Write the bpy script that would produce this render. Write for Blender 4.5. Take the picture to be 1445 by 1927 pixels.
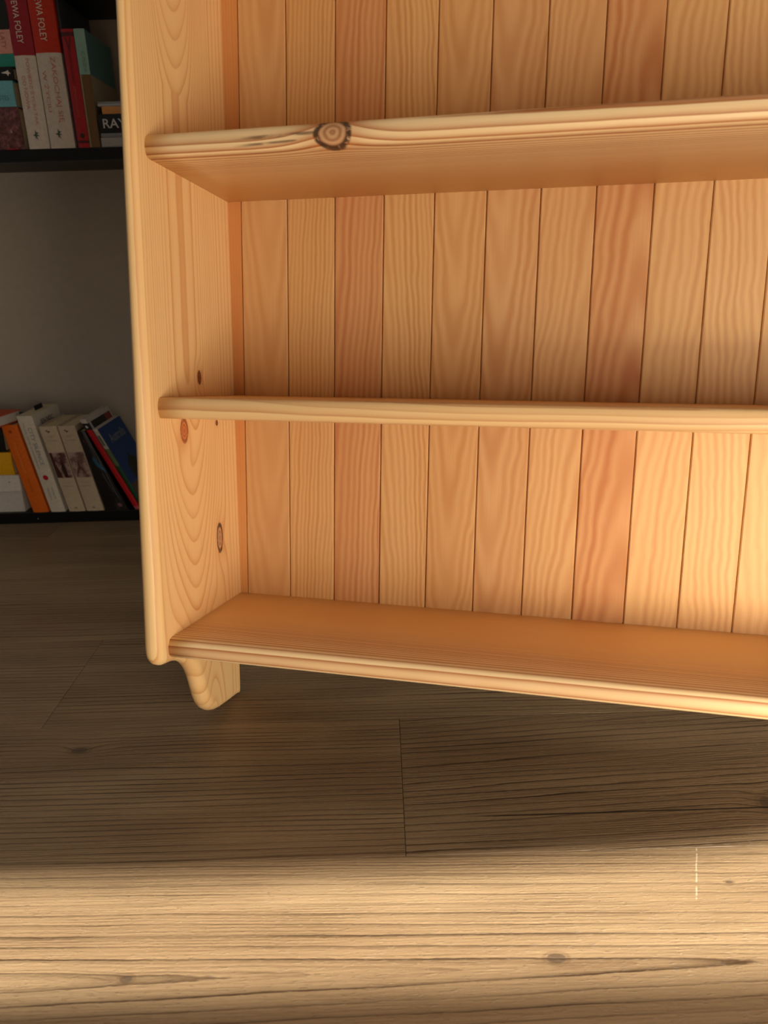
import bpy, bmesh, math, random
from mathutils import Matrix, Vector, Euler
for o in list(bpy.data.objects): bpy.data.objects.remove(o)
S = bpy.context.scene
COL = S.collection
PI = math.pi
U = 0.062            # width of one back plank of the shelf unit, the yardstick of the cabinet
YB = 1.6326          # front of the bookcase
WALL = 1.815         # back wall
def lin(c, a=1.0):
    return tuple(((v/255/12.92) if v/255 <= .04045 else ((v/255+.055)/1.055)**2.4) for v in c) + (a,)

# ---------------------------------------------------------------- camera
cam = bpy.data.cameras.new('camera'); co = bpy.data.objects.new('camera', cam); COL.objects.link(co)
r, d, f = (.99960, -.01006, -.02640), (-.02824, -.33551, -.94161), (.00062, .94198, -.33566)
co.matrix_world = Matrix(((r[0], -d[0], -f[0], 0), (r[1], -d[1], -f[1], 0), (r[2], -d[2], -f[2], .58546), (0, 0, 0, 1)))
cam.sensor_fit = 'HORIZONTAL'; cam.sensor_width = 36; cam.lens = 36*1391.9/1445
cam.clip_start = .01
cam.dof.use_dof = True; cam.dof.focus_distance = .98; cam.dof.aperture_fstop = 9
S.camera = co
# ---------------------------------------------------------------- light
W = bpy.data.worlds.new('world'); S.world = W; W.use_nodes = True
bg = W.node_tree.nodes['Background']; bg.inputs[0].default_value = (1.0, .95, .88, 1); bg.inputs[1].default_value = .19
def lamp(name, typ, loc, aim, energy, col, **kw):
    l = bpy.data.lights.new(name, typ); o = bpy.data.objects.new(name, l); COL.objects.link(o)
    o.location = loc; o.rotation_euler = (Vector(aim)-Vector(loc)).to_track_quat('-Z', 'Y').to_euler()
    l.energy = energy; l.color = col
    for k, v in kw.items(): setattr(l, k, v)
    return o
SUN_DIR = Vector((-.30, .85, -.46))
lamp('sun', 'SUN', (.6, -2, 2), tuple(Vector((.6, -2, 2))+SUN_DIR), 15, (1, .93, .79), angle=math.radians(.9))
lamp('window_light', 'AREA', (.68, -.50, .33), (.05, .80, .24), 18, (1, .88, .72), shape='RECTANGLE', size=.7, size_y=.64)
lamp('sun_bounce_spot', 'SPOT', (.85, -.35, .22), (.52, .76, .17), 52, (1, .84, .56), spot_size=math.radians(36), spot_blend=1.0, shadow_soft_size=.10)  # added warm spot standing in for sun bounced off the unseen floor at right
S.view_settings.view_transform = 'Standard'; S.view_settings.look = 'None'
S.view_settings.exposure = 0.0; S.view_settings.gamma = 1.0; S.view_settings.use_curve_mapping = False

# ---------------------------------------------------------------- helpers
def link(name, mesh, mats=(), parent=None, loc=None, smooth=False):
    o = bpy.data.objects.new(name, mesh); COL.objects.link(o)
    for m in (mats if isinstance(mats, (list, tuple)) else [mats]):
        if m is not None: mesh.materials.append(m)
    if parent is not None: o.parent = parent
    if loc is not None: o.location = loc
    if smooth:
        for p in mesh.polygons: p.use_smooth = True
    return o
def mesh(name, v, f, mi=None):
    m = bpy.data.meshes.new(name); m.from_pydata([tuple(p) for p in v], [], f)
    if mi: m.polygons.foreach_set('material_index', mi)
    bm = bmesh.new(); bm.from_mesh(m); bmesh.ops.recalc_face_normals(bm, faces=bm.faces); bm.to_mesh(m); bm.free()
    return m
def box_mesh(name, lo, hi, bev=0, seg=1):
    bm = bmesh.new(); bmesh.ops.create_cube(bm, size=1)
    for v in bm.verts: v.co = Vector([lo[i]+(v.co[i]+.5)*(hi[i]-lo[i]) for i in range(3)])
    if bev: bmesh.ops.bevel(bm, geom=bm.edges[:], offset=bev, segments=seg, affect='EDGES', profile=.5)
    m = bpy.data.meshes.new(name); bm.to_mesh(m); bm.free(); return m
def empty(name, loc, rot=(0, 0, 0), label=None, cat=None, group=None):
    o = bpy.data.objects.new(name, None); COL.objects.link(o); o.location = loc; o.rotation_euler = rot
    o.empty_display_size = .05
    return tag(o, label, cat, group)
def tag(o, label=None, cat=None, group=None, kind=None):
    for k, v in (('label', label), ('category', cat), ('group', group), ('kind', kind)):
        if v: o[k] = v
    return o
# node building: V wraps a socket and overloads arithmetic
class V:
    T = None
    def __init__(s, x): s.s = x
    @staticmethod
    def m(op, a, b=None, c=None):
        n = V.T.nodes.new('ShaderNodeMath'); n.operation = op
        for i, x in enumerate((a, b, c)):
            if x is None: continue
            if isinstance(x, V): V.T.links.new(x.s, n.inputs[i])
            else: n.inputs[i].default_value = x
        return V(n.outputs[0])
    def __add__(s, o): return V.m('ADD', s, o)
    __radd__ = __add__
    def __sub__(s, o): return V.m('SUBTRACT', s, o)
    def __rsub__(s, o): return V.m('SUBTRACT', o, s)
    def __mul__(s, o): return V.m('MULTIPLY', s, o)
    __rmul__ = __mul__
    def __truediv__(s, o): return V.m('DIVIDE', s, o)
def vec(x, y, z):
    n = V.T.nodes.new('ShaderNodeCombineXYZ')
    for i, q in enumerate((x, y, z)):
        if isinstance(q, V): V.T.links.new(q.s, n.inputs[i])
        else: n.inputs[i].default_value = q
    return n.outputs[0]
def noise(v, scale=1, detail=2, rough=.5):          # centred on zero
    n = V.T.nodes.new('ShaderNodeTexNoise'); n.noise_dimensions = '3D'
    V.T.links.new(v, n.inputs['Vector']); n.inputs['Scale'].default_value = scale
    n.inputs['Detail'].default_value = detail; n.inputs['Roughness'].default_value = rough
    return V(n.outputs[0])-.5
def white(x):
    n = V.T.nodes.new('ShaderNodeTexWhiteNoise'); n.noise_dimensions = '1D'; V.T.links.new(x.s, n.inputs['W'])
    return V(n.outputs[0])
def sstep(x, lo, hi):
    n = V.T.nodes.new('ShaderNodeMapRange'); n.interpolation_type = 'SMOOTHSTEP'
    V.T.links.new(x.s, n.inputs[0]); n.inputs[1].default_value = lo; n.inputs[2].default_value = hi
    return V(n.outputs[0])
def mix(f, a, b):
    n = V.T.nodes.new('ShaderNodeMix'); n.data_type = 'RGBA'; n.clamp_factor = True
    for i, x in ((0, f), (6, a), (7, b)):
        if isinstance(x, V): V.T.links.new(x.s, n.inputs[i])
        else: n.inputs[i].default_value = x
    return V(n.outputs[2])
def new_mat(name):
    m = bpy.data.materials.new(name); m.use_nodes = True; V.T = m.node_tree
    return m, m.node_tree.nodes['Principled BSDF']
def obj_coords():
    t = V.T.nodes.new('ShaderNodeTexCoord'); s = V.T.nodes.new('ShaderNodeSeparateXYZ')
    V.T.links.new(t.outputs['Object'], s.inputs[0])
    return V(s.outputs[0]), V(s.outputs[1]), V(s.outputs[2])
def put(b, sock, x):
    if isinstance(x, V): V.T.links.new(x.s, b.inputs[sock])
    else: b.inputs[sock].default_value = x
def bump(b, h, strength, dist):
    n = V.T.nodes.new('ShaderNodeBump'); n.inputs['Strength'].default_value = strength; n.inputs['Distance'].default_value = dist
    V.T.links.new(h.s, n.inputs['Height']); V.T.links.new(n.outputs[0], b.inputs['Normal'])
def plain(name, c, rough=.55, spec=.4, grain=.06, scale=180):
    m, b = new_mat(name); x, y, z = obj_coords()
    n = noise(vec(x, y, z), scale, 3)
    col = mix(n*1.6+.5, lin([v*(1-grain) for v in c]), lin([min(255, v*(1+grain)) for v in c]))
    put(b, 'Base Color', col); b.inputs['Roughness'].default_value = rough; b.inputs['Specular IOR Level'].default_value = spec
    return m

# ---------------------------------------------------------------- pine
def ds(c, k=.10):
    l = .3*c[0]+.59*c[1]+.11*c[2]; return tuple(v+(l-v)*k for v in c)
def pine(name, axes='zxy', b0=0, c0=-.03, bs=0, ca=.05, freq=240, k2=0, warp=.006, warp2=.0006, light=(238, 196, 132),
         dark=(205, 138, 72), heart=(224, 160, 92), contrast=.8, hard=3.0, tone=.5, tone_b=(.0, 1), knots=(), seed=0, rough=.42, fade=None, wa=2.0, wavy=0, para=None, soft=False, streaks=()):
    light, dark, heart = ds(light), ds(dark), ds(heart)
    m, bsdf = new_mat(name); xyz = dict(zip('xyz', obj_coords())); a, b, c = (xyz[i] for i in axes)
    sd = seed*7.31
    w1 = noise(vec(a*wa+sd, b*9, c*9), 1, 2); w2 = noise(vec(a*wa*.8+sd+40, b*7, c*7), 1, 2); w3 = noise(vec(a*14+sd, b*60, c*60), 1, 2)
    bb = b-b0-bs*a+w1*(warp*2)
    if wavy: bb = bb+noise(vec(a*15+sd, b*22, sd), 1, 2)*wavy
    cc = c-c0-ca*a+w2*(warp*2)
    if para:                                        # flat-sawn board: nested hyperbolas along the grain
        kk, F, ee, a1, a2, sgn = para
        aa = V.m('MINIMUM', a, a1)+V.m('MAXIMUM', a-a2, 0.0) if a1 is not None else a
        q = bb+w3*(warp2*2)
        if a1 is not None: aa = (aa-.10)*(1-sstep(V.m('ABSOLUTE', q), .028, .088))
        ph = (V.m('SQRT', q*q+ee*ee)*kk-aa*sgn)*F+w2*.8
    else:
        rr = V.m('SQRT', bb*bb+cc*cc)+w3*(warp2*2)
        ph = rr*freq+rr*rr*k2
    dists = []
    for (ka, kb, sa, sb, kind, amp) in knots:
        nose = kind.endswith('_nose'); kind = kind.replace('_nose', '')
        da = (a-ka)/sa; db = ((c if nose else b)-kb)/sb
        dd = da*da+db*db
        if nose: dd = dd+V.m('POWER', V.m('MAXIMUM', b-(-3.08*U), 0.0)*60, 2)
        dists.append((V.m('SQRT', dd)+w3*.5, kind, da, db))
        ph = ph+V.m('EXPONENT', dd*-.16)*amp
    ph = ph+sd*3
    fr = V.m('FRACT', ph); idx = V.m('FLOOR', ph)
    late = (V.m('COSINE', fr*(2*PI))*-.5+.5) if soft else V.m('POWER', fr, hard)*(1-sstep(fr, .90, 1.0))
    amp = white(idx)*.6+.55
    late = late*amp*contrast*1.25
    if fade:                                        # rings pack tighter and paler away from the bark side
        late = late*(1-sstep(b, fade[0], fade[1])*fade[2])
    tn = noise(vec(a*1.4+sd, b*14+sd, c*10), 1, 2)
    base = mix(sstep(tn, -.28, .30)*tone, lin(light), lin(heart))
    fib = noise(vec(a*10+sd, b*900, c*900), 1, 2)
    base = mix(fib*.35+.10, base, lin([v*.80 for v in heart]))
    col = mix(late, base, lin(dark))
    for dist, kind, da, db in dists:
        inner = 1-sstep(dist, .82, 1.0)
        halo = V.m('EXPONENT', dist*dist*-.45)
        rings = V.m('SINE', dist*(17 if kind != 'small' else 10)+w2*5)*.5+.5
        if kind == 'dead':
            kc = mix(rings, lin((204, 158, 116)), lin((166, 116, 78))); ed = lin((56, 36, 24)); hw = .7
        elif kind == 'red':
            kc = mix(rings, lin((205, 128, 78)), lin((176, 96, 52))); ed = lin((150, 84, 44)); hw = .8
        else:
            kc = mix(rings, lin((140, 84, 52)), lin((96, 56, 34))); ed = lin((120, 66, 36)); hw = .75
        col = mix(halo*hw*.75, col, lin((206, 126, 66)))
        col = mix(inner, col, kc)
        edge = sstep(dist, .74, .90)*(1-sstep(dist, 1.04, 1.22))
        col = mix(edge*(sstep(noise(vec(da*2, db*2, sd), 2, 3), -.28, -.02)*.92), col, ed)
    for (c0_, sl_, a0_, a1_, wd_) in streaks:        # dark resin streaks running into the knot
        dv = V.m('ABSOLUTE', c-c0_-(a-a0_)*sl_+w3*.0012)
        sg = sstep(a, a0_, a0_+(a1_-a0_)*.4)*(1-sstep(a, a1_-.006, a1_))*(1-sstep(b, -3.05*U, -2.98*U))
        col = mix((1-sstep(dv, wd_*.2, wd_))*sg*sstep(noise(vec(a*50, c*300, sd), 1, 3), -.22, .12)*.75, col, lin((88, 60, 42)))
    put(bsdf, 'Base Color', col)
    bsdf.inputs['Roughness'].default_value = rough; bsdf.inputs['Specular IOR Level'].default_value = .35
    bump(bsdf, late*-.6+fib*.3, .25, .0006)
    return m

# ---------------------------------------------------------------- floor planks
def floorwood(name, seed, freq=85, warp=.02, tone=1.0, knots=(), crack=None, scratch=None, slope=0, arch=None):
    m, bsdf = new_mat(name); a, b, c = obj_coords(); sd = seed*5.17
    w1 = noise(vec(a*1.5+sd, b*6, sd), 1, 2); w2 = noise(vec(a*.6, b*26+sd, sd), 1, 3); w3 = noise(vec(a*9+sd, b*70, 1), 1, 2)
    wj = noise(vec(a*90, b*260, sd), 1, 2)
    bb = b-a*slope+w1*(warp*2)+w2*.022+w3*.0016
    ph = bb*freq
    if arch:
        q = b-arch[0]+w1*.010+w3*.003
        ph = (V.m('SQRT', q*q+.00005)*arch[1]+a*arch[3])*arch[2]+w2*.6+arch[4]
    dists = []
    for (ka, kb, sa, sb, amp) in knots:
        da = (a-ka)/sa; db = (b-kb)/sb; dd = da*da+db*db
        dists.append(V.m('SQRT', dd)+w3*.5)
        ph = ph+V.m('EXPONENT', dd*-.14)*amp
    ph = ph+wj*.10
    fr = V.m('FRACT', ph+sd*2); idx = V.m('FLOOR', ph+sd*2)
    late = V.m('POWER', fr, 8)*(1-sstep(fr, .93, 1.0))*(white(idx)*.9+.42)
    late = late*(sstep(noise(vec(a*5+sd, b*14, 2), 1, 2), -.3, .12)*.8+.3)
    fib = noise(vec(a*7+sd, b*420, 3), 1, 3, .65); fib2 = noise(vec(a*26+sd, b*1100, 5), 1, 2, .6)
    fine = V.m('POWER', V.m('FRACT', ph*3.37+w3*.6), 4)*sstep(noise(vec(a*4+sd, b*22, 8), 1, 2), -.2, .15)
    grit = noise(vec(a*95, b*620, 7), 1, 3, .6)
    tn = noise(vec(a*1.6+sd, b*11, 4), 1, 3)
    base = mix(sstep(tn, -.3, .3), lin([v*tone for v in (163, 139, 107)]), lin([v*tone for v in (138, 113, 84)]))
    base = mix(sstep(fib, -.02, .3)*.55, base, lin([v*tone for v in (100, 78, 56)]))
    base = mix(sstep(fib2, .02, .3)*.25, base, lin([v*tone for v in (176, 153, 120)]))
    base = mix(fine*.55, base, lin([v*tone for v in (92, 68, 47)]))
    col = mix(V.m('MINIMUM', late*1.5, .92), base, lin([v*tone for v in (62, 42, 27)]))
    for dist in dists:
        col = mix((1-sstep(dist, .8, 1.1))*.8, col, lin((84, 68, 54)))
        col = mix((1-sstep(V.m('ABSOLUTE', dist-1.25), .05, .35))*.35, col, lin((92, 66, 44)))
    if crack:
        cl = V.m('ABSOLUTE', b-crack[0]-a*crack[1]+w3*.0012)
        w = sstep(a, crack[2], crack[2]+.06)
        col = mix((1-sstep(cl, .0004, .0016))*w, col, lin((34, 24, 17)))
    h = late*-.9+fine*-.35+fib*.5+fib2*.3+sstep(grit, .05, .22)*.7
    if scratch:
        sl = V.m('ABSOLUTE', a-scratch[0]-b*scratch[3]+noise(vec(0.0, b*40, 1), 1, 2)*.002)
        seg = sstep(b, scratch[1], scratch[1]+.004)*(1-sstep(b, scratch[2]-.004, scratch[2]))*sstep(noise(vec(a*10, b*160, 9), 1, 1), -.12, -.02)
        col = mix((1-sstep(sl, .0003, .0009))*seg*.5, col, lin((225, 214, 190)))
    put(bsdf, 'Base Color', col)
    bsdf.inputs['Roughness'].default_value = .46; bsdf.inputs['Specular IOR Level'].default_value = .42
    bump(bsdf, h, .55, .0014)
    return m

# ---------------------------------------------------------------- room shell
PW = .2353; PY0 = .5942; PL = 1.22
sub = link('floor', box_mesh('floor', (-2.1, -1.25, -.03), (1.75, WALL, -.006)), plain('subfloor', (60, 48, 36)))
tag(sub, 'brown wood-look plank floor', None, None, 'structure')
special = {}
def plank_at(row, x0, x1, mat):
    y0 = PY0+PW*row; y1 = min(y0+PW, WALL-.001); y0 = max(y0, -1.2)
    x0 = max(x0, -2.1); x1 = min(x1, 1.75)
    if x1-x0 < .02 or y1-y0 < .02: return
    g = .0003; hx, hy = (x1-x0)/2-g, (y1-y0)/2-g
    o = link('plank', box_mesh('floor_plank', (-hx, -hy, -.0062), (hx, hy, 0), .00025), mat, sub, ((x0+x1)/2, (y0+y1)/2, 0))
    return o
fm = [floorwood('floor_wood_%d' % i, 3+i*2.3, freq=(70, 95, 120, 84)[i], tone=(.98, .93, 1.0, .9)[i], warp=(.02, .03, .015, .025)[i]) for i in range(4)]
rnd = random.Random(5)
offs = {-1: .78, 0: .013, 1: -.46, 2: .33, 3: -.1, 4: -.75, -2: .2}
for row in range(-8, 6):
    off = offs.get(row, rnd.uniform(-.6, .6))
    for k in range(-3, 4):
        x0, x1 = off+k*PL, off+(k+1)*PL
        xc, yc = (max(x0, -2.1)+min(x1, 1.75))/2, (PY0+PW*row+min(PY0+PW*row+PW, WALL-.001))/2
        m = fm[rnd.randrange(4)]
        if row == -1 and x0 < 0 < x1:      # the sunlit plank in front
            m = floorwood('floor_wood_sunlit', 11, freq=88, warp=.012, tone=1.04, slope=.0, arch=(.4655-yc, 40, 2.2, 1, .90-((.00707*40+.2975-xc)*2.2+11*5.17*2) % 1+2),
                          knots=[(.1394-xc, .4745-yc, .0085, .0052, .05), (-.2326-xc, .4665-yc, .006, .004, .05), (.3237-xc, .5499-yc, .004, .002, .2)],
                          scratch=(.262-xc, .528-yc, .6135-yc, .41))
        elif row == 0 and x0 < -.3 < x1:
            m = floorwood('floor_wood_left', 21, freq=120, warp=.012, tone=.98, knots=[(-.3911-xc, .781-yc, .011, .006, 1.2)])
        elif row == 0 and x0 < .3 < x1:
            m = floorwood('floor_wood_cracked', 8.3, freq=92, warp=.008, tone=.92, slope=.055,
                          knots=[(.4139-xc, .6554-yc, .01, .009, 1.0)], crack=(.649-yc+xc*0-(.003*(0)), .004, .065-xc))
        elif row == 1: m = floorwood('floor_wood_row_%d' % (k+3), 14+k, freq=130, warp=.01, tone=.95)
        elif row == 2: m = floorwood('floor_wood_far_%d' % (k+3), 31+k, freq=105, warp=.014, tone=.97)
        plank_at(row, x0, x1, m)
wallm, b = new_mat('wall_plaster'); x, y, z = obj_coords()
n = noise(vec(x, y, z), 60, 4)
put(b, 'Base Color', mix(n+.5, lin((168, 158, 144)), lin((178, 168, 154)))); b.inputs['Roughness'].default_value = .9
bump(b, n, .15, .001)
tag(link('wall_back', box_mesh('wall_back', (-2.1, WALL, -.03), (1.75, WALL+.08, 2.2)), wallm), 'plain grey back wall behind the bookcase', None, None, 'structure')
# unseen wall behind the camera, its window slots shaped to cut the sunlight
WY = -.9
def slot_wall():
    vs, fs = [], []
    def bx(x0, x1, z0, z1):
        i = len(vs)
        for yy in (WY-.05, WY):
            vs.extend([(x0, yy, z0), (x1, yy, z0), (x1, yy, z1), (x0, yy, z1)])
        fs.extend([(i, i+1, i+2, i+3), (i+4, i+5, i+6, i+7), (i, i+1, i+5, i+4), (i+1, i+2, i+6, i+5), (i+2, i+3, i+7, i+6), (i+3, i, i+4, i+7)])
    # invented slots: lower added for bounce off unseen floor, upper cuts the visible sun band
    xa, xb, za, zb, z0 = -.25, 2.6, .17, .652, .733
    bx(-2.1, 3, 0, za); bx(-2.1, xa, za, 3.2); bx(xb, 3, za, 3.2); bx(xa, xb, zb, z0)
    top = [(xa, .822), (.55, .822), (.90, .835), (1.3, .87), (xb, .99)]
    for (p, q), (r, t) in zip(top[:-1], top[1:]):
        i = len(vs)
        for yy in (WY-.05, WY): vs.extend([(p, yy, q), (r, yy, t), (r, yy, 3.2), (p, yy, 3.2)])
        fs.extend([(i, i+1, i+2, i+3), (i+4, i+5, i+6, i+7), (i, i+1, i+5, i+4), (i+2, i+3, i+7, i+6)])
    return mesh('wall_front', vs, fs)
tag(link('wall_front', slot_wall(), wallm), 'unseen wall behind the viewer with openings shaped for the sunlight', None, None, 'structure')

# ---------------------------------------------------------------- pine shelf unit
cab = empty('shelf_unit', (-.19075, .92736, .14235), (math.radians(-10), 0, math.radians(-13.75)),
            'open pine shelf unit with plank back and curved feet, leaning back on the brown floor', 'shelf')
ZT = 12.6
XR = 13.0
def xin(z): return -.160-.0142*z
outline = [(-3.50, ZT), (-3.50, 11), (-3.50, 9), (-3.50, 7), (-3.50, 5), (-3.50, 3), (-3.50, 1), (-3.50, .2), (-3.50, -.12), (-3.485, -.25), (-3.445, -.36), (-3.37, -.44), (-3.28, -.485), (-3.12, -.51),
           (-2.94, -.535), (-2.76, -.585), (-2.58, -.665), (-2.42, -.77), (-2.28, -.90), (-2.165, -1.05), (-2.075, -1.22), (-2.0, -1.40), (-1.935, -1.58), (-1.865, -1.75),
           (-1.77, -1.92), (-1.645, -2.06), (-1.49, -2.16), (-1.31, -2.225), (-1.10, -2.265), (-.8, -2.295), (-.4, -2.33), (-.28, -2.338), (-.20, -2.32), (-.145, -2.26), (-.13, -2.18), (-.13, -1.2), (-.13, -.33), (.18, -.32)]
def side_mesh(left):
    back = [(.18, 0), (.18, 3), (.18, 6), (.18, 9), (.18, ZT)]
    P = outline+back; n = len(P); nf = len(outline)
    R = .145; RY = .20; T = .30
    N = []
    for i in range(n):
        p0, p1 = Vector(P[(i-1) % n]), Vector(P[(i+1) % n])
        if i == 0: p0 = Vector((P[0][0], ZT+1))
        t = (p1-p0).normalized(); nn = Vector((-t.y, t.x))
        if i < nf-6: N.append(nn)
        elif i < nf-3: N.append(nn*.5)
        elif i < nf-2: N.append(Vector((nn.x, 0))*.4)
        else: N.append(Vector((0, 0)))
    # orient normals inwards
    c = Vector((-1.7, 4))
    if (c-Vector(P[4])).dot(N[4]) < 0: N = [-q for q in N]
    rings = []
    for k in range(7):
        th = k/6*PI/2
        rings.append((RY*(1-math.sin(th)), R*(1-math.cos(th))))       # (inset, depth from the face)
    layers = [(i, dp) for i, dp in rings]+[(i, T-dp) for i, dp in reversed(rings)]
    vs, fs = [], []
    for ins, dp in layers:
        for (p, nn) in zip(P, N):
            y, z = p[0]+nn.x*ins, p[1]+nn.y*ins
            x = (xin(z)-dp*(.37-.0142*z)/T) if left else (XR+.15+dp)
            vs.append((x*U, y*U, z*U))
    for l in range(len(layers)-1):
        for i in range(n):
            j = (i+1) % n; fs.append((l*n+i, l*n+j, (l+1)*n+j, (l+1)*n+i))
    fs.append(tuple(range(n))); fs.append(tuple(range((len(layers)-1)*n, len(layers)*n)))
    m = mesh('side_panel', vs, fs)
    return m
side_m = pine('pine_side', 'zyx', b0=-2.02*U, para=(3.3, 35, .034, 3.9*U, 9.6*U, 1), warp=.004, warp2=.0012, wa=1.6, light=(247, 205, 140), dark=(208, 134, 66), heart=(238, 184, 116), contrast=.8, hard=4.0, tone=.5, seed=2,
              knots=[(4.70*U, -1.567*U, .0075, .0042, 'small', 1.6), (3.72*U, -2.253*U, .013, .0085, 'red', 2.0), (3.80*U, -.89*U, .003, .003, 'small', .6), (1.43*U, -.95*U, .0175, .0076, 'dead', 1.8)])
side_m2 = pine('pine_side_right', 'zyx', b0=-1.5*U, c0=.08, ca=.07, freq=190, seed=5)
sm = link('side_panel', side_mesh(True), side_m, cab)
sr = link('side_panel', side_mesh(False), side_m2, cab)
for o in (sm, sr):
    for p in o.data.polygons: p.use_smooth = len(p.vertices) == 4
# shelves
def shelf_mesh(z0, z1, tip, nd, x0f, x1, back=0.0, pw=.75):
    zc, hh = (z0+z1)/2, (z1-z0)/2; prof = [(back, z1)]
    K = 14
    for i in range(K+1):
        th = PI/2-PI*i/K
        prof.append((tip+nd-nd*(abs(math.cos(th))**pw), zc+hh*math.sin(th)))
    prof.append((back, z0)); n = len(prof)
    vs, fs = [], []
    NX = 24
    for s in range(NX+1):
        for (y, z) in prof:
            xa = x0f(z); x = xa+(x1-xa)*s/NX
            vs.append((x*U, y*U, z*U))
    for s in range(NX):
        for i in range(n):
            j = (i+1) % n; fs.append((s*n+i, s*n+j, (s+1)*n+j, (s+1)*n+i))
    fs.append(tuple(range(n))); fs.append(tuple(range(NX*n, NX*n+n)))
    m = mesh('shelf', vs, fs)
    for p in m.polygons:
        p.use_smooth = len(p.vertices) == 4 and abs(p.normal.y) < .999
    return m
shelf_top = pine('pine_shelf_top', 'xyz', b0=-3.25*U, c0=8.68*U, ca=-.004, bs=.002, freq=75, k2=1350, warp=.0022, wa=1.2, light=(250, 214, 158), dark=(180, 104, 50), heart=(255, 220, 168), contrast=1.25, hard=2.0, tone=.35, seed=1,
                 knots=[(2.93*U, 8.43*U, .0165, .0135, 'dead_nose', 1.1)], fade=(-2.7*U, -1.5*U, .85), streaks=[(8.415*U, .02, 1.1*U, 2.72*U, .0026), (8.315*U, .03, 1.2*U, 2.4*U, .0018)])
shelf_mid = pine('pine_shelf_middle', 'xyz', b0=-2.95*U, c0=4.24*U, ca=.016, bs=-.02, freq=150, k2=700, warp=.006, wa=3.2, light=(240, 200, 140), dark=(196, 128, 72), heart=(232, 178, 112), contrast=.75, hard=2.0, tone=.4, seed=6, fade=(-2.9*U, -1.6*U, .8))
shelf_bot = pine('pine_shelf_bottom', 'xyz', b0=-3.42*U, c0=-.24*U, ca=.006, bs=.002, freq=95, k2=1150, warp=.0022, wa=1.2, light=(250, 214, 156), dark=(182, 104, 50), heart=(255, 224, 174), contrast=1.1, hard=2.6, tone=.4, seed=9.4, fade=(-2.6*U, -1.6*U, .9))
link('shelf', shelf_mesh(8.243, 8.605, -3.14, .13, lambda z: xin(z)-.004, XR+.15), shelf_top, cab)
link('shelf', shelf_mesh(3.983, 4.345, -3.15, .12, lambda z: xin(z)-.004, XR+.15), shelf_mid, cab)
link('shelf', shelf_mesh(-.375, 0, -3.21, .17, lambda z: xin(z)-.004, XR+.15), shelf_bot, cab)
link('top_board', box_mesh('top_board', ((xin(ZT)-.42)*U, -3.5*U, ZT*U), ((XR+.57)*U, .18*U, (ZT+.36)*U), .006, 3), shelf_mid, cab)
# back planks, tongue-and-groove: narrow front lip over a full-width tongue
def back_plank_mesh(x0, x1, taper=None):
    g = .008; ch = .020; Z0, Z1 = -.37, ZT
    prof = [(x0+g, .06), (x0+g, ch), (x0+g+ch, 0), (x1-g-ch, 0), (x1-g, ch), (x1-g, .06), (x1-.001, .06), (x1-.001, .16), (x0+.001, .16), (x0+.001, .06)]
    n = len(prof); vs, fs = [], []
    NZ = 12
    for k in range(NZ+1):
        z = Z0+(Z1-Z0)*k/NZ
        for (x, y) in prof:
            xx = x
            if taper: xx = taper(x, z)
            vs.append((xx*U, y*U, z*U))
    for k in range(NZ):
        for i in range(n):
            j = (i+1) % n; fs.append((k*n+i, k*n+j, (k+1)*n+j, (k+1)*n+i))
    fs.append(tuple(range(n))); fs.append(tuple(range(NZ*n, NZ*n+n)))
    return mesh('back_plank', vs, fs)
link('back_plank', back_plank_mesh(0, 1, lambda x, z: (xin(z)-.012)+x*(0-xin(z)+.012)), pine('pine_back_edge', 'zxy', b0=-.06, c0=-.01, ca=0, freq=260, light=(226, 162, 94), heart=(204, 124, 60), dark=(190, 112, 52), tone=.9, contrast=.35, seed=30), cab)
pm = back_plank_mesh(0, 1)
LT = (230, 172, 108); 
plank_specs = [   # b0/U, grain lines per metre, arches per metre, arch radius, direction, light, heart, dark, contrast, tone, wave
    (.62, 120, 8, .02, 1, (232, 180, 118), (222, 162, 98), (208, 142, 80), 0.40, .7, 0.010),
    (-.7, 190, 6, .02, 1, (234, 182, 116), (222, 164, 98), (204, 138, 74), 0.52, .6, 0.007),
    (-.1, 150, 6, .02, 1, (230, 172, 112), (216, 144, 86), (196, 116, 62), 0.56, .9, 0.009),
    (-.2, 180, 8, .03, -1, (236, 184, 118), (224, 164, 98), (206, 140, 76), 0.52, .6, 0.010),
    (.45, 130, 10, .016, 1, (232, 178, 114), (222, 160, 94), (206, 140, 76), 0.48, .7, 0.014),
    (.3, 120, 9, .018, 1, (230, 176, 116), (218, 154, 92), (202, 132, 72), 0.48, .7, 0.014),
    (1.0, 130, 9, .02, -1, (234, 182, 120), (222, 160, 98), (206, 138, 76), 0.48, .6, 0.015),
    (.85, 100, 9, .02, -1, (230, 172, 112), (216, 146, 86), (196, 116, 58), 0.60, .9, 0.015),
    (-.2, 120, 7, .03, 1, (238, 188, 124), (226, 168, 102), (210, 144, 82), 0.48, .6, 0.015),
    (1.3, 130, 7, .02, 1, (238, 188, 124), (228, 170, 104), (212, 146, 84), 0.48, .5, 0.015),
    (-.2, 110, 7, .02, -1, (238, 188, 124), (226, 168, 102), (210, 144, 82), 0.48, .5, 0.015),
    (.5, 120, 8, .02, 1, (234, 182, 118), (222, 162, 96), (206, 140, 76), 0.40, .6, 0.013),
    (1.5, 120, 8, .02, 1, (234, 182, 118), (222, 162, 96), (206, 140, 76), 0.40, .6, 0.013)]
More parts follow.
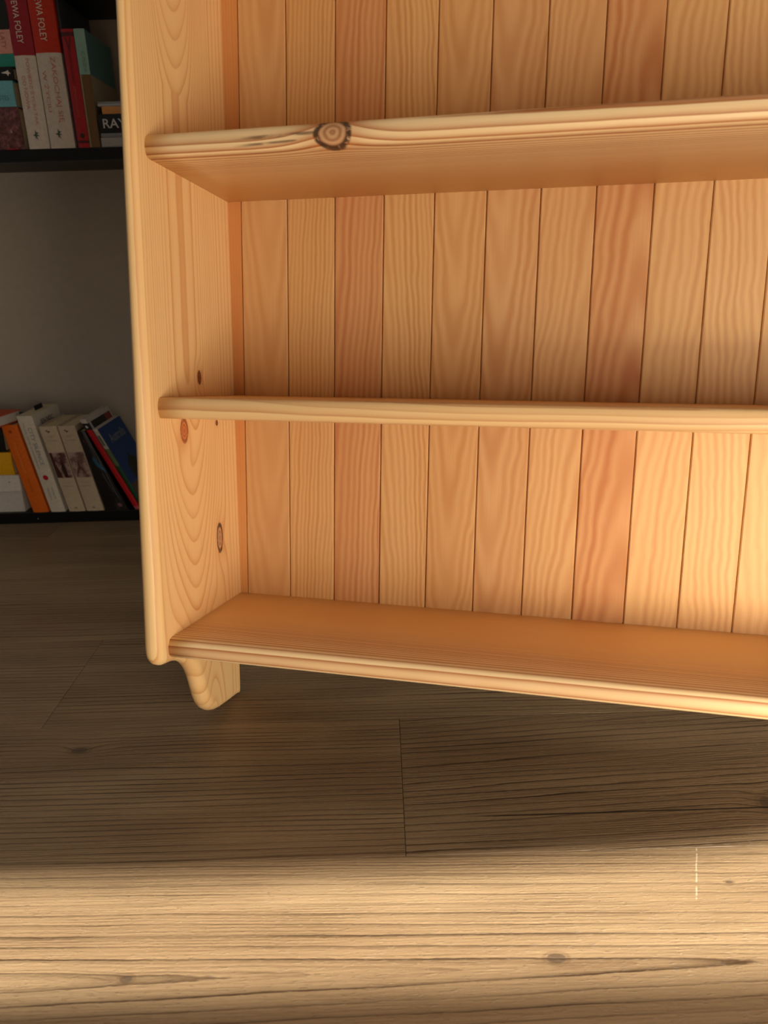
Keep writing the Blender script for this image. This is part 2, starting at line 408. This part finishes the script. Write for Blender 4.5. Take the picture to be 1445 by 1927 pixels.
for k, (b0, lpm, F, ee, sg, l, h, dk, ct, tn, wp) in enumerate(plank_specs):
    mt = pine('pine_back_%d' % k, 'zxy', b0=b0*U, para=(lpm/F, F, ee, None, None, sg), light=[v*.955 for v in l], heart=[v*.945 for v in h], dark=[v*.94 for v in dk], contrast=ct, tone=tn, warp=.004, warp2=.0016, wavy=wp,
              soft=True, seed=3+k*1.7, wa=4.0, rough=.5)
    if k == 0: pm.materials.append(mt)
    o = link('back_plank', pm, (), cab, (k*U, 0, 0))
    o.material_slots[0].link = 'OBJECT'; o.material_slots[0].material = mt

# ---------------------------------------------------------------- bookcase
K = 1.0103
blk = plain('black_laminate', (13, 13, 14), .4, .3)
bc = empty('bookcase', (-.55, YB+.09, 0), label='black open bookcase full of books against the grey wall', cat='bookcase')
def bshelf(z0, z1, groove=False):
    lo, hi = (-.95, YB, z0), (.95, WALL-.002, z1)
    o = link('shelf', box_mesh('bookcase_shelf', (lo[0], lo[1]-YB-.09, lo[2]), (hi[0], hi[1]-YB-.09, hi[2]), .0012), blk, bc)
    return o
SZ0, SZ1 = .0262, .7895     # tops of the bottom and middle boards
bshelf(0.0, SZ0); 
bshelf(.766, SZ1); bshelf(1.052, 1.092)
link('trim', box_mesh('bookcase_lip', (-.95, -.0925, .7655), (.95, -.0895, .7672)), plain('edge_banding', (38, 38, 40), .35), bc)
for xx in (-.97, .95):
    link('upright', box_mesh('bookcase_upright', (xx, -.09, 0), (xx+.022, WALL-YB-.092, 1.35), .001), blk, bc)
link('screw', box_mesh('screw', (-.2585, -.0915, .0105), (-.2565, -.09, .0125)), plain('screw_steel', (150, 150, 150), .3), bc)

# ---------------------------------------------------------------- books
PAPER = plain('paper_pages', (205, 186, 150), .8, .2, .1, 700)
PAPERW = plain('white_pages', (196, 190, 180), .8, .2, .1, 700)
mats = {}
def mc(c, rough=.5):
    key = (c, rough)
    if key not in mats: mats[key] = plain('cover_%02x%02x%02x' % c, c, rough, .35, .05)
    return mats[key]
def hexa(vs, fs, mi, fn, s0, s1, y0, y1, t0, t1, m, ns=1, bulge=0):
    i = len(vs)
    for t in (t0, t1):
        for q in range(ns+1):
            u = q/ns; s = s0+(s1-s0)*u; vs.append(fn(s, y0-bulge*(1-(2*u-1)**2), t))
        for q in range(ns+1):
            u = 1-q/ns; s = s0+(s1-s0)*u; vs.append(fn(s, y1, t))
    n = 2*(ns+1)
    for q in range(n):
        r = (q+1) % n; fs.append((i+q, i+r, i+n+r, i+n+q)); mi.append(m)
    fs.append(tuple(i+q for q in range(n))); mi.append(m)
    fs.append(tuple(i+n+q for q in range(n))); mi.append(m)
BD = .0016
def book(name, label, group, loc, fn, w, h, dep, bands, pages=PAPER, rot=(0, 0, 0), hard=True, bulge=.002, inset=None, cat='book'):
    """fn maps (across the spine 0..w, depth, along the spine 0..h) to local space; bands = [(from, to, material)] along the spine"""
    root = empty(name, loc, rot, label, cat, group)
    vs, fs, mi, ms = [], [], [], []
    ins = .003 if hard else .0004
    for (a, b, m) in bands:
        if m not in ms: ms.append(m)
        k = ms.index(m); a, b = a*h, b*h
        hexa(vs, fs, mi, fn, 0, w, 0, BD, a, b, k, 6, bulge)
        hexa(vs, fs, mi, fn, 0, BD, BD, dep, a, b, k)
        hexa(vs, fs, mi, fn, w-BD, w, BD, dep, a, b, k)
    link('cover', mesh('cover', vs, fs, mi), ms, root)
    vs, fs, mi = [], [], []
    hexa(vs, fs, mi, fn, BD, w-BD, BD, dep-ins, ins if inset is None else inset, h-(ins if inset is None else inset), 0)
    link('pages', mesh('pages', vs, fs), pages, root)
    root['_'] = 0; del root['_']
    return root
def upright_fn(xbl, xbr, xtl, xtr, h):
    w0 = xbr-xbl
    def fn(s, y, t):
        u = s/w0; k = t/h
        return (xbl+(xtl-xbl)*k+u*((w0)+((xtr-xtl)-w0)*k)-xbl, y, t)
    return fn, w0
def lying_fn(s, y, t): return (t, y, s)
def stand(name, label, group, z, xbl, xbr, xtl, xtr, h, dep, bands, y=YB+.004, **kw):
    fn, w = upright_fn(xbl, xbr, xtl, xtr, h)
    o = book(name, label, group, (xbl, y, z), fn, w, h, dep, bands, **kw)
    return o, fn, w
def lie(name, label, group, x0, x1, z0, z1, dep, bands, y=YB+.004, **kw):
    return book(name, label, group, (x0, y, z0), lying_fn, z1-z0, x1-x0, dep, bands, **kw)
def text_mesh(body, bold=0.0):
    c = bpy.data.curves.new('lettering', 'FONT'); c.body = body; c.offset = bold; c.resolution_u = 3
    o = bpy.data.objects.new('tmp', c); COL.objects.link(o)
    bpy.context.view_layer.update()
    dg = bpy.context.evaluated_depsgraph_get()
    m = bpy.data.meshes.new_from_object(o.evaluated_get(dg)); bpy.data.objects.remove(o); bpy.data.curves.remove(c)
    xs = [v.co.x for v in m.vertices]; ys = [v.co.y for v in m.vertices]
    x0, x1, y0, y1 = min(xs), max(xs), min(ys), max(ys)
    for v in m.vertices: v.co = Vector(((v.co.x-x0)/(x1-x0), (v.co.y-y0)/(y1-y0)-.5, 0))
    return m
def lettering(root, body, place, mat, bold=0.0, name='lettering'):
    """place maps (0..1 along the text, -.5..+.5 across) to root-local space"""
    m = text_mesh(body, bold)
    for v in m.vertices: v.co = Vector(place(v.co.x, v.co.y))
    m.materials.clear(); return link(name, m, mat, root)
def spine_down(fn, s, cap, t0, t1, w, off=.0008, bulge=.002):     # text running down an upright spine, letter tops to the right
    def pl(u, v):
        ss = s+v*cap; q = 2*ss/w-1
        return fn(ss, -bulge*(1-q*q)-off, t0+(t1-t0)*u)
    return pl
def spine_along(s, cap, t0, t1, w, off=.0008, bulge=.002):        # text along the spine of a lying book
    def pl(u, v):
        ss = s+v*cap; q = 2*ss/w-1
        return lying_fn(ss, -bulge*(1-q*q)-off, t0+(t1-t0)*u)
    return pl
def spine_across(fn, s0, s1, t, cap, w, off=.0008, bulge=.002):   # text across an upright spine
    def pl(u, v):
        ss = s0+(s1-s0)*u; q = 2*ss/w-1
        return fn(ss, -bulge*(1-q*q)-off, t+v*cap)
    return pl
def patch(root, name, pl, mat, shape=None, lift=.0):
    """a thin printed shape on a cover; shape = outline in (0..1, -.5..+.5)"""
    pts = shape or [(0, -.5), (.25, -.5), (.5, -.5), (.75, -.5), (1, -.5), (1, .5), (.75, .5), (.5, .5), (.25, .5), (0, .5)]
    n = len(pts)
    if shape is None:
        vs = [pl(u, v) for u, v in pts]; fs = [(i, i+1, n-2-i, n-1-i) for i in range(4)]
    else:
        vs = [pl(u, v) for u, v in pts]; fs = [tuple(range(n))]
    m = bpy.data.meshes.new(name); m.from_pydata(vs, [], fs)
    return link(name, m, mat, root)
def circ(n=16, a=.5): return [(.5+a*math.cos(2*PI*i/n), a*math.sin(2*PI*i/n)) for i in range(n)]
INK = mc((60, 58, 56)); GREENINK = mc((74, 84, 72)); PINKINK = mc((196, 120, 112)); PALE = mc((222, 206, 190)); WHITE = mc((205, 196, 186)); SILVER = mc((190, 190, 186))
GU = 'books standing on the middle board of the black bookcase'; GL = 'books lying stacked on the left of the middle board'; GR = 'books lying stacked behind the pine side panel'; GB = 'books leaning on the bottom board of the black bookcase'
# --- middle board, left pile (bottom to top)
CR = mc((222, 214, 202)); 
flor, b = new_mat('mottled_print'); x, y, z = obj_coords()
n = noise(vec(x, y, z), 130, 4, .7); n2 = noise(vec(x, y, z), 70, 3)
put(b, 'Base Color', mix(sstep(n, -.12, .16), lin((74, 34, 34)), mix(sstep(n2, -.1, .1), lin((140, 84, 84)), lin((112, 66, 62))))); b.inputs['Roughness'].default_value = .6
def pile(z0, z1, xr, label, m, nm='lying_book', dep=.165, pages=PAPER, ins=.004, x0=-.93, yy=.004, **kw):
    return lie(nm, label, GL, x0, xr, z0, z1, dep, [(0, 1, m)], y=YB+yy, pages=pages, **kw)
p1 = pile(SZ1, .8650, -.6925, 'thick book with purple-brown mottled cover at the bottom of the left pile', flor)
link('ribbon', box_mesh('ribbon', (.206, -.010, -.0005), (.226, .01, .0006)), mc((200, 40, 40)), p1)
patch(p1, 'emblem', lambda u, v: (.2135+u*.008, -.0030, .031+v*.011), mc((176, 140, 140)), [(.1, -.5), (.5, .5), (.9, -.5), (.7, -.1), (.3, -.1)])
p2 = pile(.8656, .9105, -.695, 'pale blue book above the mottled one in the left pile', mc((104, 168, 176)))
lettering(p2, 'NOTES', spine_along(.015, .008, .195, .224, .045), mc((66, 110, 122)))
p3 = pile(.9111, .9335, -.690, 'black book with a white bird mark in the left pile', mc((16, 16, 17)))
patch(p3, 'emblem', lambda u, v: (.218+u*.018, -.0031, .0115+v*.010), WHITE, [(0, .1), (.45, .28), (.75, .5), (.8, .2), (1, -.1), (.78, -.12), (.7, -.5), (.5, -.1), (.1, -.05)])
p4 = pile(.9341, .9552, -.6835, 'teal green book under the pink one in the left pile', mc((36, 132, 116)))
p5 = pile(.9558, .9955, -.6835, 'dusty pink book near the top of the left pile', mc((206, 146, 132)))
lettering(p5, 'KETY', spine_down(lambda s, y, t: (t, y, s), .0, .0, 0, 0, 1), INK).data.transform(Matrix.Identity(4))
bpy.data.objects.remove([c for c in p5.children if c.name.startswith('lettering')][0])
lettering(p5, 'LATY', lambda u, v: (.232+v*.009, -.003, .034-u*.026), mc((150, 92, 84)))
p6 = pile(.9961, 1.046, -.682, 'dark green-black book on top of the left pile', mc((24, 28, 22)))
# --- middle board, standing
crim, orng, offw = mc((150, 26, 40)), mc((192, 46, 16)), mc((206, 194, 180))
H1 = .258
bk, fn, w = stand('standing_book', 'white book with a crimson upper spine and red lettering, left of its orange twin', GU, SZ1, -.6835, -.6425, -.6845, -.6435, H1, .15, [(0, .627, offw), (.627, 1, crim)], bulge=.004)
lettering(bk, 'EWA FOLEY', spine_down(fn, .0195, .0115, .2505, .1815, w, bulge=.004), PALE)
lettering(bk, 'POWIEDZ ŻYCIU TAK', spine_down(fn, .0265, .0078, .1565, .0420, w, bulge=.004), PINKINK)
lettering(bk, 'OD NOWA', spine_down(fn, .0135, .0072, .1275, .0700, w, bulge=.004), PINKINK)
logo = [(0, -.05), (.25, .1), (.3, .45), (.42, .12), (.6, .5), (.58, .1), (1, .3), (.7, -.02), (1, -.12), (.6, -.1), (.5, -.5), (.42, -.1)]
patch(bk, 'emblem', spine_down(fn, .019, .014, .0345, .0145, w, bulge=.004), GREENINK, logo)
bk, fn, w = stand('standing_book', 'white book with an orange upper spine and large red lettering, right of the crimson one', GU, SZ1, -.6405, -.5925, -.6415, -.5935, H1, .15, [(0, .640, offw), (.640, 1, orng)], bulge=.004)
lettering(bk, 'EWA FOLEY', spine_down(fn, .0215, .0125, .2545, .1840, w, bulge=.004), PALE)
lettering(bk, 'ZAKOCHAJ SIĘ', spine_down(fn, .0305, .0118, .1585, .0455, w, bulge=.004), PINKINK)
lettering(bk, 'W ŻYCIU', spine_down(fn, .0125, .0098, .1355, .0640, w, bulge=.004), PINKINK)
patch(bk, 'emblem', spine_down(fn, .021, .014, .0355, .0155, w, bulge=.004), GREENINK, logo)
stand('standing_book', 'tall thin dark grey book between the orange-topped book and the red one', GU, SZ1, -.5915, -.5868, -.5925, -.5875, .2618, .165, [(0, 1, mc((58, 58, 62)))], y=YB+.012, bulge=.0005)
red, dkred = mc((170, 32, 36)), mc((84, 26, 34))
bk, fn, w = stand('standing_book', 'thin red book with dark bands at head and foot, beside the mint and brown one', GU, SZ1, -.5862, -.5635, -.5872, -.5645, .204, .135, [(0, .04, red), (.04, .065, dkred), (.065, .94, red), (.94, .975, dkred), (.975, 1, red)], bulge=.002)
lettering(bk, 'DZIEŃ PO DNIU', spine_down(fn, .0115, .006, .168, .115, w), mc((92, 30, 30)))
lettering(bk, 'OPOWIEŚCI', spine_down(fn, .0115, .0055, .108, .055, w), mc((186, 88, 56)))
patch(bk, 'emblem', spine_across(fn, .0075, .0165, .0215, .009, w), mc((60, 38, 26)), circ())
patch(bk, 'emblem', spine_across(fn, .0055, .0175, .178, .024, w), mc((92, 30, 34)), [(0, .5), (.2, .5), (.5, -.1), (.8, .5), (1, .5), (.62, -.3), (.5, -.5), (.38, -.3)])
mint, mdk, brn, tan_ = mc((140, 178, 162)), mc((66, 96, 92)), mc((112, 82, 46)), mc((150, 132, 104))
bk, fn, w = stand('standing_book', 'mint green book with a brown lower spine at the right end of the standing row', GU, SZ1, -.5625, -.5428, -.5632, -.5428, .204, .148, [(0, .625, brn), (.625, 1, mint)], bulge=.0016)
cv = bk.children[0]; cv.data.materials.append(tan_); cv.data.materials.append(mc((78, 116, 112)))
for p in cv.data.polygons:
    if p.center.y > .003: p.material_index = 2 if p.center.z < .1275 else 3
lettering(bk, 'CISZA', spine_down(fn, .0125, .0055, .166, .124+.006, w, bulge=.0016), mc((110, 146, 134)))
patch(bk, 'stripe', spine_down(fn, .0017, .0034, .1270, .0005, w, bulge=.0016), tan_)
# --- middle board, right pile
def rp(z0, z1, x0, label, bands, dep=.14, x1=-.30, yy=.005, **kw):
    return lie('lying_book', label, GR, x0, x1, z0, z1, dep, bands, y=YB+yy, **kw)
rp(SZ1, .8068, -.5400, 'white hardback at the bottom of the pile beside the mint book', [(0, 1, mc((160, 156, 152)))], pages=PAPERW, bulge=.0)
rp(.8073, .8145, -.5385, 'thin grey booklet second from the bottom of the right pile', [(0, 1, mc((128, 130, 134)))], pages=PAPERW, hard=False, bulge=.0006)
bk = rp(.8150, .8480, -.5395, 'black book with white capital letters in the right pile', [(0, 1, mc((22, 22, 22)))])
lettering(bk, 'RAY', spine_along(.0165, .0165, .0085, .0545, .033), SILVER, .012)
rp(.8485, .8615, -.5300, 'orange-yellow book upon the black lettered one', [(0, 1, mc((206, 142, 78)))], bulge=.001)
rp(.8620, .8665, -.5372, 'thin white booklet under the topmost one of the right pile', [(0, 1, mc((170, 168, 170)))], pages=PAPERW, hard=False, bulge=.0004)
rp(.8670, .8710, -.5390, 'thin grey booklet topmost on the right pile', [(0, 1, mc((150, 150, 146)))], pages=PAPERW, hard=False, bulge=.0004, yy=.012)
# --- bottom board
k = K
bx = empty('storage_box', (-.96*1.0+.11, YB+.075, SZ0), label='white lidded storage box on the bottom board, under the yellow book', cat='box')
link('box_body', box_mesh('box_body', (-.105, -.066, 0), (.0115, .066, .078), .002, 2), mc((190, 184, 178)), bx)
link('lid', box_mesh('box_lid', (-.107, -.069, .0505), (.0135, .069, .0905), .002, 2), mc((200, 194, 186)), bx)
patch(bx, 'button', lambda u, v: (-.012+u*.003, -.0696, .074+v*.003), INK, circ(8))
lie('lying_book', 'yellow book lying on the white storage box', 'books lying on the white box', -.97, -.8445, SZ0+.0910, SZ0+.1440, .14, [(0, 1, mc((214, 158, 12)))], bulge=.004, y=YB+.008)
lie('lying_book', 'black book lying on the yellow one', 'books lying on the white box', -.97, -.8560, SZ0+.1445, SZ0+.2080, .14, [(0, 1, mc((18, 18, 16)))], bulge=.003, y=YB+.012)
bk = book('lying_book', 'orange-red book lying askew on top of the black one', 'books lying on the white box', (-1.0423, 1.626, SZ0+.2090), lying_fn, .0235, .20, .10, [(0, 1, mc((196, 74, 30)))], rot=(0, 0, math.radians(-10)), pages=PAPERW, bulge=.0)
patch(bk, 'print', lambda u, v: (.10+u*.055, .05+v*.06, .0239), mc((170, 150, 92)))
def lean(label, xbl, xbr, xtl, xtr, h, dep, bands, **kw):
    return stand('leaning_book', label, GB, SZ0, xbl*k, xbr*k, xtl*k, xtr*k, h*k, dep, bands, **kw)
bk, fn, w = lean('bright orange book leaning left beside the white box', -.809, -.774, -.844, -.809, .2065, .135, [(0, 1, mc((214, 100, 14)))])
lettering(bk, 'WIELKIE PODRÓŻE', spine_down(fn, .017, .0055, .168, .095, w), mc((232, 140, 70)))
lettering(bk, 'OPOWIEŚĆ', spine_down(fn, .018, .0050, .083, .050, w), mc((150, 62, 10)))
patch(bk, 'emblem', spine_across(fn, .013, .021, .193, .008, w), mc((160, 66, 10)), circ())
wh = mc((205, 196, 180))
bk, fn, w = lean('tall white paperback with grey lettering and a red dot, leaning on the orange book', -.768, -.735, -.806, -.772, .2255, .140, [(0, 1, wh)], hard=False)
lettering(bk, 'CITY SILENCE', spine_down(fn, .0205, .0085, .2010, .1130, w), mc((120, 124, 116)))
lettering(bk, 'historia miasta w opowieściach', spine_down(fn, .0095, .0040, .2110, .1050, w), INK)
lettering(bk, 'WYBÓR', spine_down(fn, .0225, .0048, .0600, .0330, w), mc((96, 98, 92)))
lettering(bk, 'TEKSTÓW', spine_down(fn, .0125, .0052, .0590, .0290, w), mc((96, 98, 92)))
patch(bk, 'emblem', spine_across(fn, .0105, .0225, .0840, .012, w), mc((176, 22, 28)), circ())
lettering(bk, 'SEN NOC', lambda u, v: tuple(Vector(fn(w, .030+u*.066, .2070+v*.011))+Vector((.0008, 0, 0))), INK, .01)
link('bookmark', mesh('bookmark', [fn(w*.45+sx, yy, .218+zz) for sx in (0, .0012) for yy, zz in ((.062, 0), (.102, 0), (.102, .020), (.062, .020))], [(0, 1, 2, 3), (4, 5, 6, 7), (0, 1, 5, 4), (1, 2, 6, 5), (2, 3, 7, 6), (3, 0, 4, 7)]), mc((14, 16, 16)), bk)
crm = mc((196, 178, 152))
def pic(name, base, fig, soft):
    m, b = new_mat(name); x, y, z = obj_coords()
    n = noise(vec(x, y, z), 55, 3, .6)
    put(b, 'Base Color', mix(sstep(n, -.12, .14), lin(fig), lin(base))); b.inputs['Roughness'].default_value = .5; return m
pic1 = pic('spine_photo_brown', (172, 142, 132), (84, 44, 42), 0); pic2 = pic('spine_photo_grey', (176, 150, 138), (112, 78, 72), 0)
for (q, pm_, lb) in (((-.726, -.689, -.761, -.722), pic1, 'cream book with dark brown spine photo, left of the cream pair'), ((-.685, -.646, -.719, -.681), pic2, 'cream book with paler spine photo of a pointed hill, right of the pair')):
    bk, fn, w = lean(lb, *q, .2005, .140, [(0, 1, crm)])
    patch(bk, 'spine_photo', spine_across(fn, .0015, w-.001, .1120, .060, w, .0006), pm_)
    if pm_ is pic1:
        patch(bk, 'figure', spine_across(fn, .0150, .0310, .1060, .046, w, .0009), mc((52, 22, 22)), [(.3, -.5), (.75, -.5), (.8, -.1), (.7, .25), (.55, .5), (.4, .25), (.2, 0)])
        patch(bk, 'figure', spine_across(fn, .0016, .0150, .1120, .059, w, .0009), mc((70, 34, 32)), [(0, -.5), (1, -.5), (.8, -.2), (.5, .1), (.5, .5), (0, .5)])
    else:
        patch(bk, 'figure', spine_across(fn, .0060, .0330, .1060, .044, w, .0009), mc((98, 62, 58)), [(0, -.5), (1, -.5), (.85, -.25), (.6, .1), (.5, .5), (.4, .1), (.15, -.2)])
    patch(bk, 'emblem', spine_across(fn, .0120, .0230, .1910, .008, w), mc((92, 72, 58)), [(0, .3), (.25, .5), (.5, .2), (1, .1), (.7, -.2), (.45, -.5), (.4, -.1), (.2, 0)])
    lettering(bk, 'TOM' if pm_ is pic1 else 'DOM', spine_across(fn, .0130, .0240, .1790, .0045, w), mc((140, 120, 100)))
    lettering(bk, 'OPOWIADANIA', spine_across(fn, .0080, .0310, .1700, .0040, w), mc((150, 128, 106)))
    lettering(bk, 'PROZA', spine_across(fn, .0110, .0270, .0700, .0036, w), mc((160, 142, 120)))
    lettering(bk, 'ZEBRANA', spine_across(fn, .0060, .0310, .0620, .0036, w), mc((160, 142, 120)))
    patch(bk, 'emblem', spine_across(fn, .0160, .0230, .0090, .005, w), mc((150, 132, 110)), circ(8))
bkm, b = new_mat('black_blue_print'); x, y, z = obj_coords()
n = noise(vec(x*1.4+z*.6, y, z*.7), 34, 3, .55)
put(b, 'Base Color', mix(sstep(n, .06, .24), lin((12, 10, 13)), lin((44, 38, 44)))); b.inputs['Roughness'].default_value = .4
bk, fn, w = lean('thick black book with a blue swirl on its spine, leaning beside the cream pair', -.641, -.589, -.677, -.6612, .188, .140, [(0, 1, bkm)])
swirl = mc((38, 92, 120))
patch(bk, 'print', spine_across(fn, .022, .050, .112, .040, w), swirl, [(0, .3), (.3, .5), (.6, .1), (1, -.3), (.95, -.5), (.6, -.3), (.2, -.15)])
patch(bk, 'print', spine_across(fn, .030, .048, .060, .062, w), mc((58, 66, 74)), [(0, .45), (.2, .5), (.6, 0), (1, -.5), (.8, -.45), (.4, 0)])
patch(bk, 'emblem', spine_across(fn, .034, .044, .013, .009, w), mc((120, 84, 90)), circ(10))
patch(bk, 'print', spine_across(fn, .014, .026, .166, .008, w), mc((96, 36, 52)), circ(8))
redm = mc((190, 14, 26))
bk, fn, w = lean('red-spined guidebook with white head band, leaning between black and blue books', -.5745, -.5615, -.6690, -.6560, .2140, .148, [(0, .035, mc((180, 80, 84))), (.035, .885, redm), (.885, .955, mc((16, 16, 18))), (.955, 1, WHITE)], y=YB+.006, bulge=.001)
patch(bk, 'emblem', spine_across(fn, .0035, .0095, .1985, .0065, w, bulge=.001), mc((190, 200, 196)), circ(10))
def cover_right(fn, w, y0, y1, t0, t1, off=.0007):
    return lambda u, v: tuple(Vector(fn(w, y0+(y1-y0)*u, (t0+t1)/2+(t1-t0)*v))+Vector((off, 0, off*.3)))
patch(bk, 'cover_photo', cover_right(fn, w, .006, .147, .005, .2155, .0004), mc((196, 190, 182)))
patch(bk, 'cover_photo', cover_right(fn, w, .016, .100, .10, .2070, .0008), mc((34, 32, 30)))
patch(bk, 'cover_photo', cover_right(fn, w, .100, .138, .12, .2070, .0008), mc((132, 54, 50)))
grn = mc((16, 74, 38))
bk, fn, w = lean('blue travel guide with a green spine and pale title, rightmost leaning book', -.5590, -.5490, -.6435, -.6335, .1905, .152, [(0, .55, grn), (.55, .76, mc((96, 110, 70))), (.76, .98, mc((186, 180, 168))), (.98, 1, WHITE)], y=YB+.006, bulge=.001)
patch(bk, 'emblem', spine_across(fn, .002, .008, .166, .024, w, bulge=.001), mc((96, 104, 88)))
patch(bk, 'cover_sky', cover_right(fn, w, .001, .151, .001, .1915, .0004), mc((30, 66, 122)))
patch(bk, 'cover_ground', cover_right(fn, w, .001, .151, .001, .060, .0008), mc((96, 74, 58)))
patch(bk, 'cover_tree', cover_right(fn, w, .040, .110, .040, .120, .0012), mc((34, 40, 26)), [(.4, -.5), (.6, -.5), (.62, -.2), (.9, -.25), (1, 0), (.85, .3), (.6, .35), (.5, .5), (.35, .35), (.1, .25), (0, -.05), (.15, -.25), (.38, -.2)])
lettering(bk, 'Australia', cover_right(fn, w, .030, .128, .152, .172, .0012), mc((130, 140, 150)), .01)
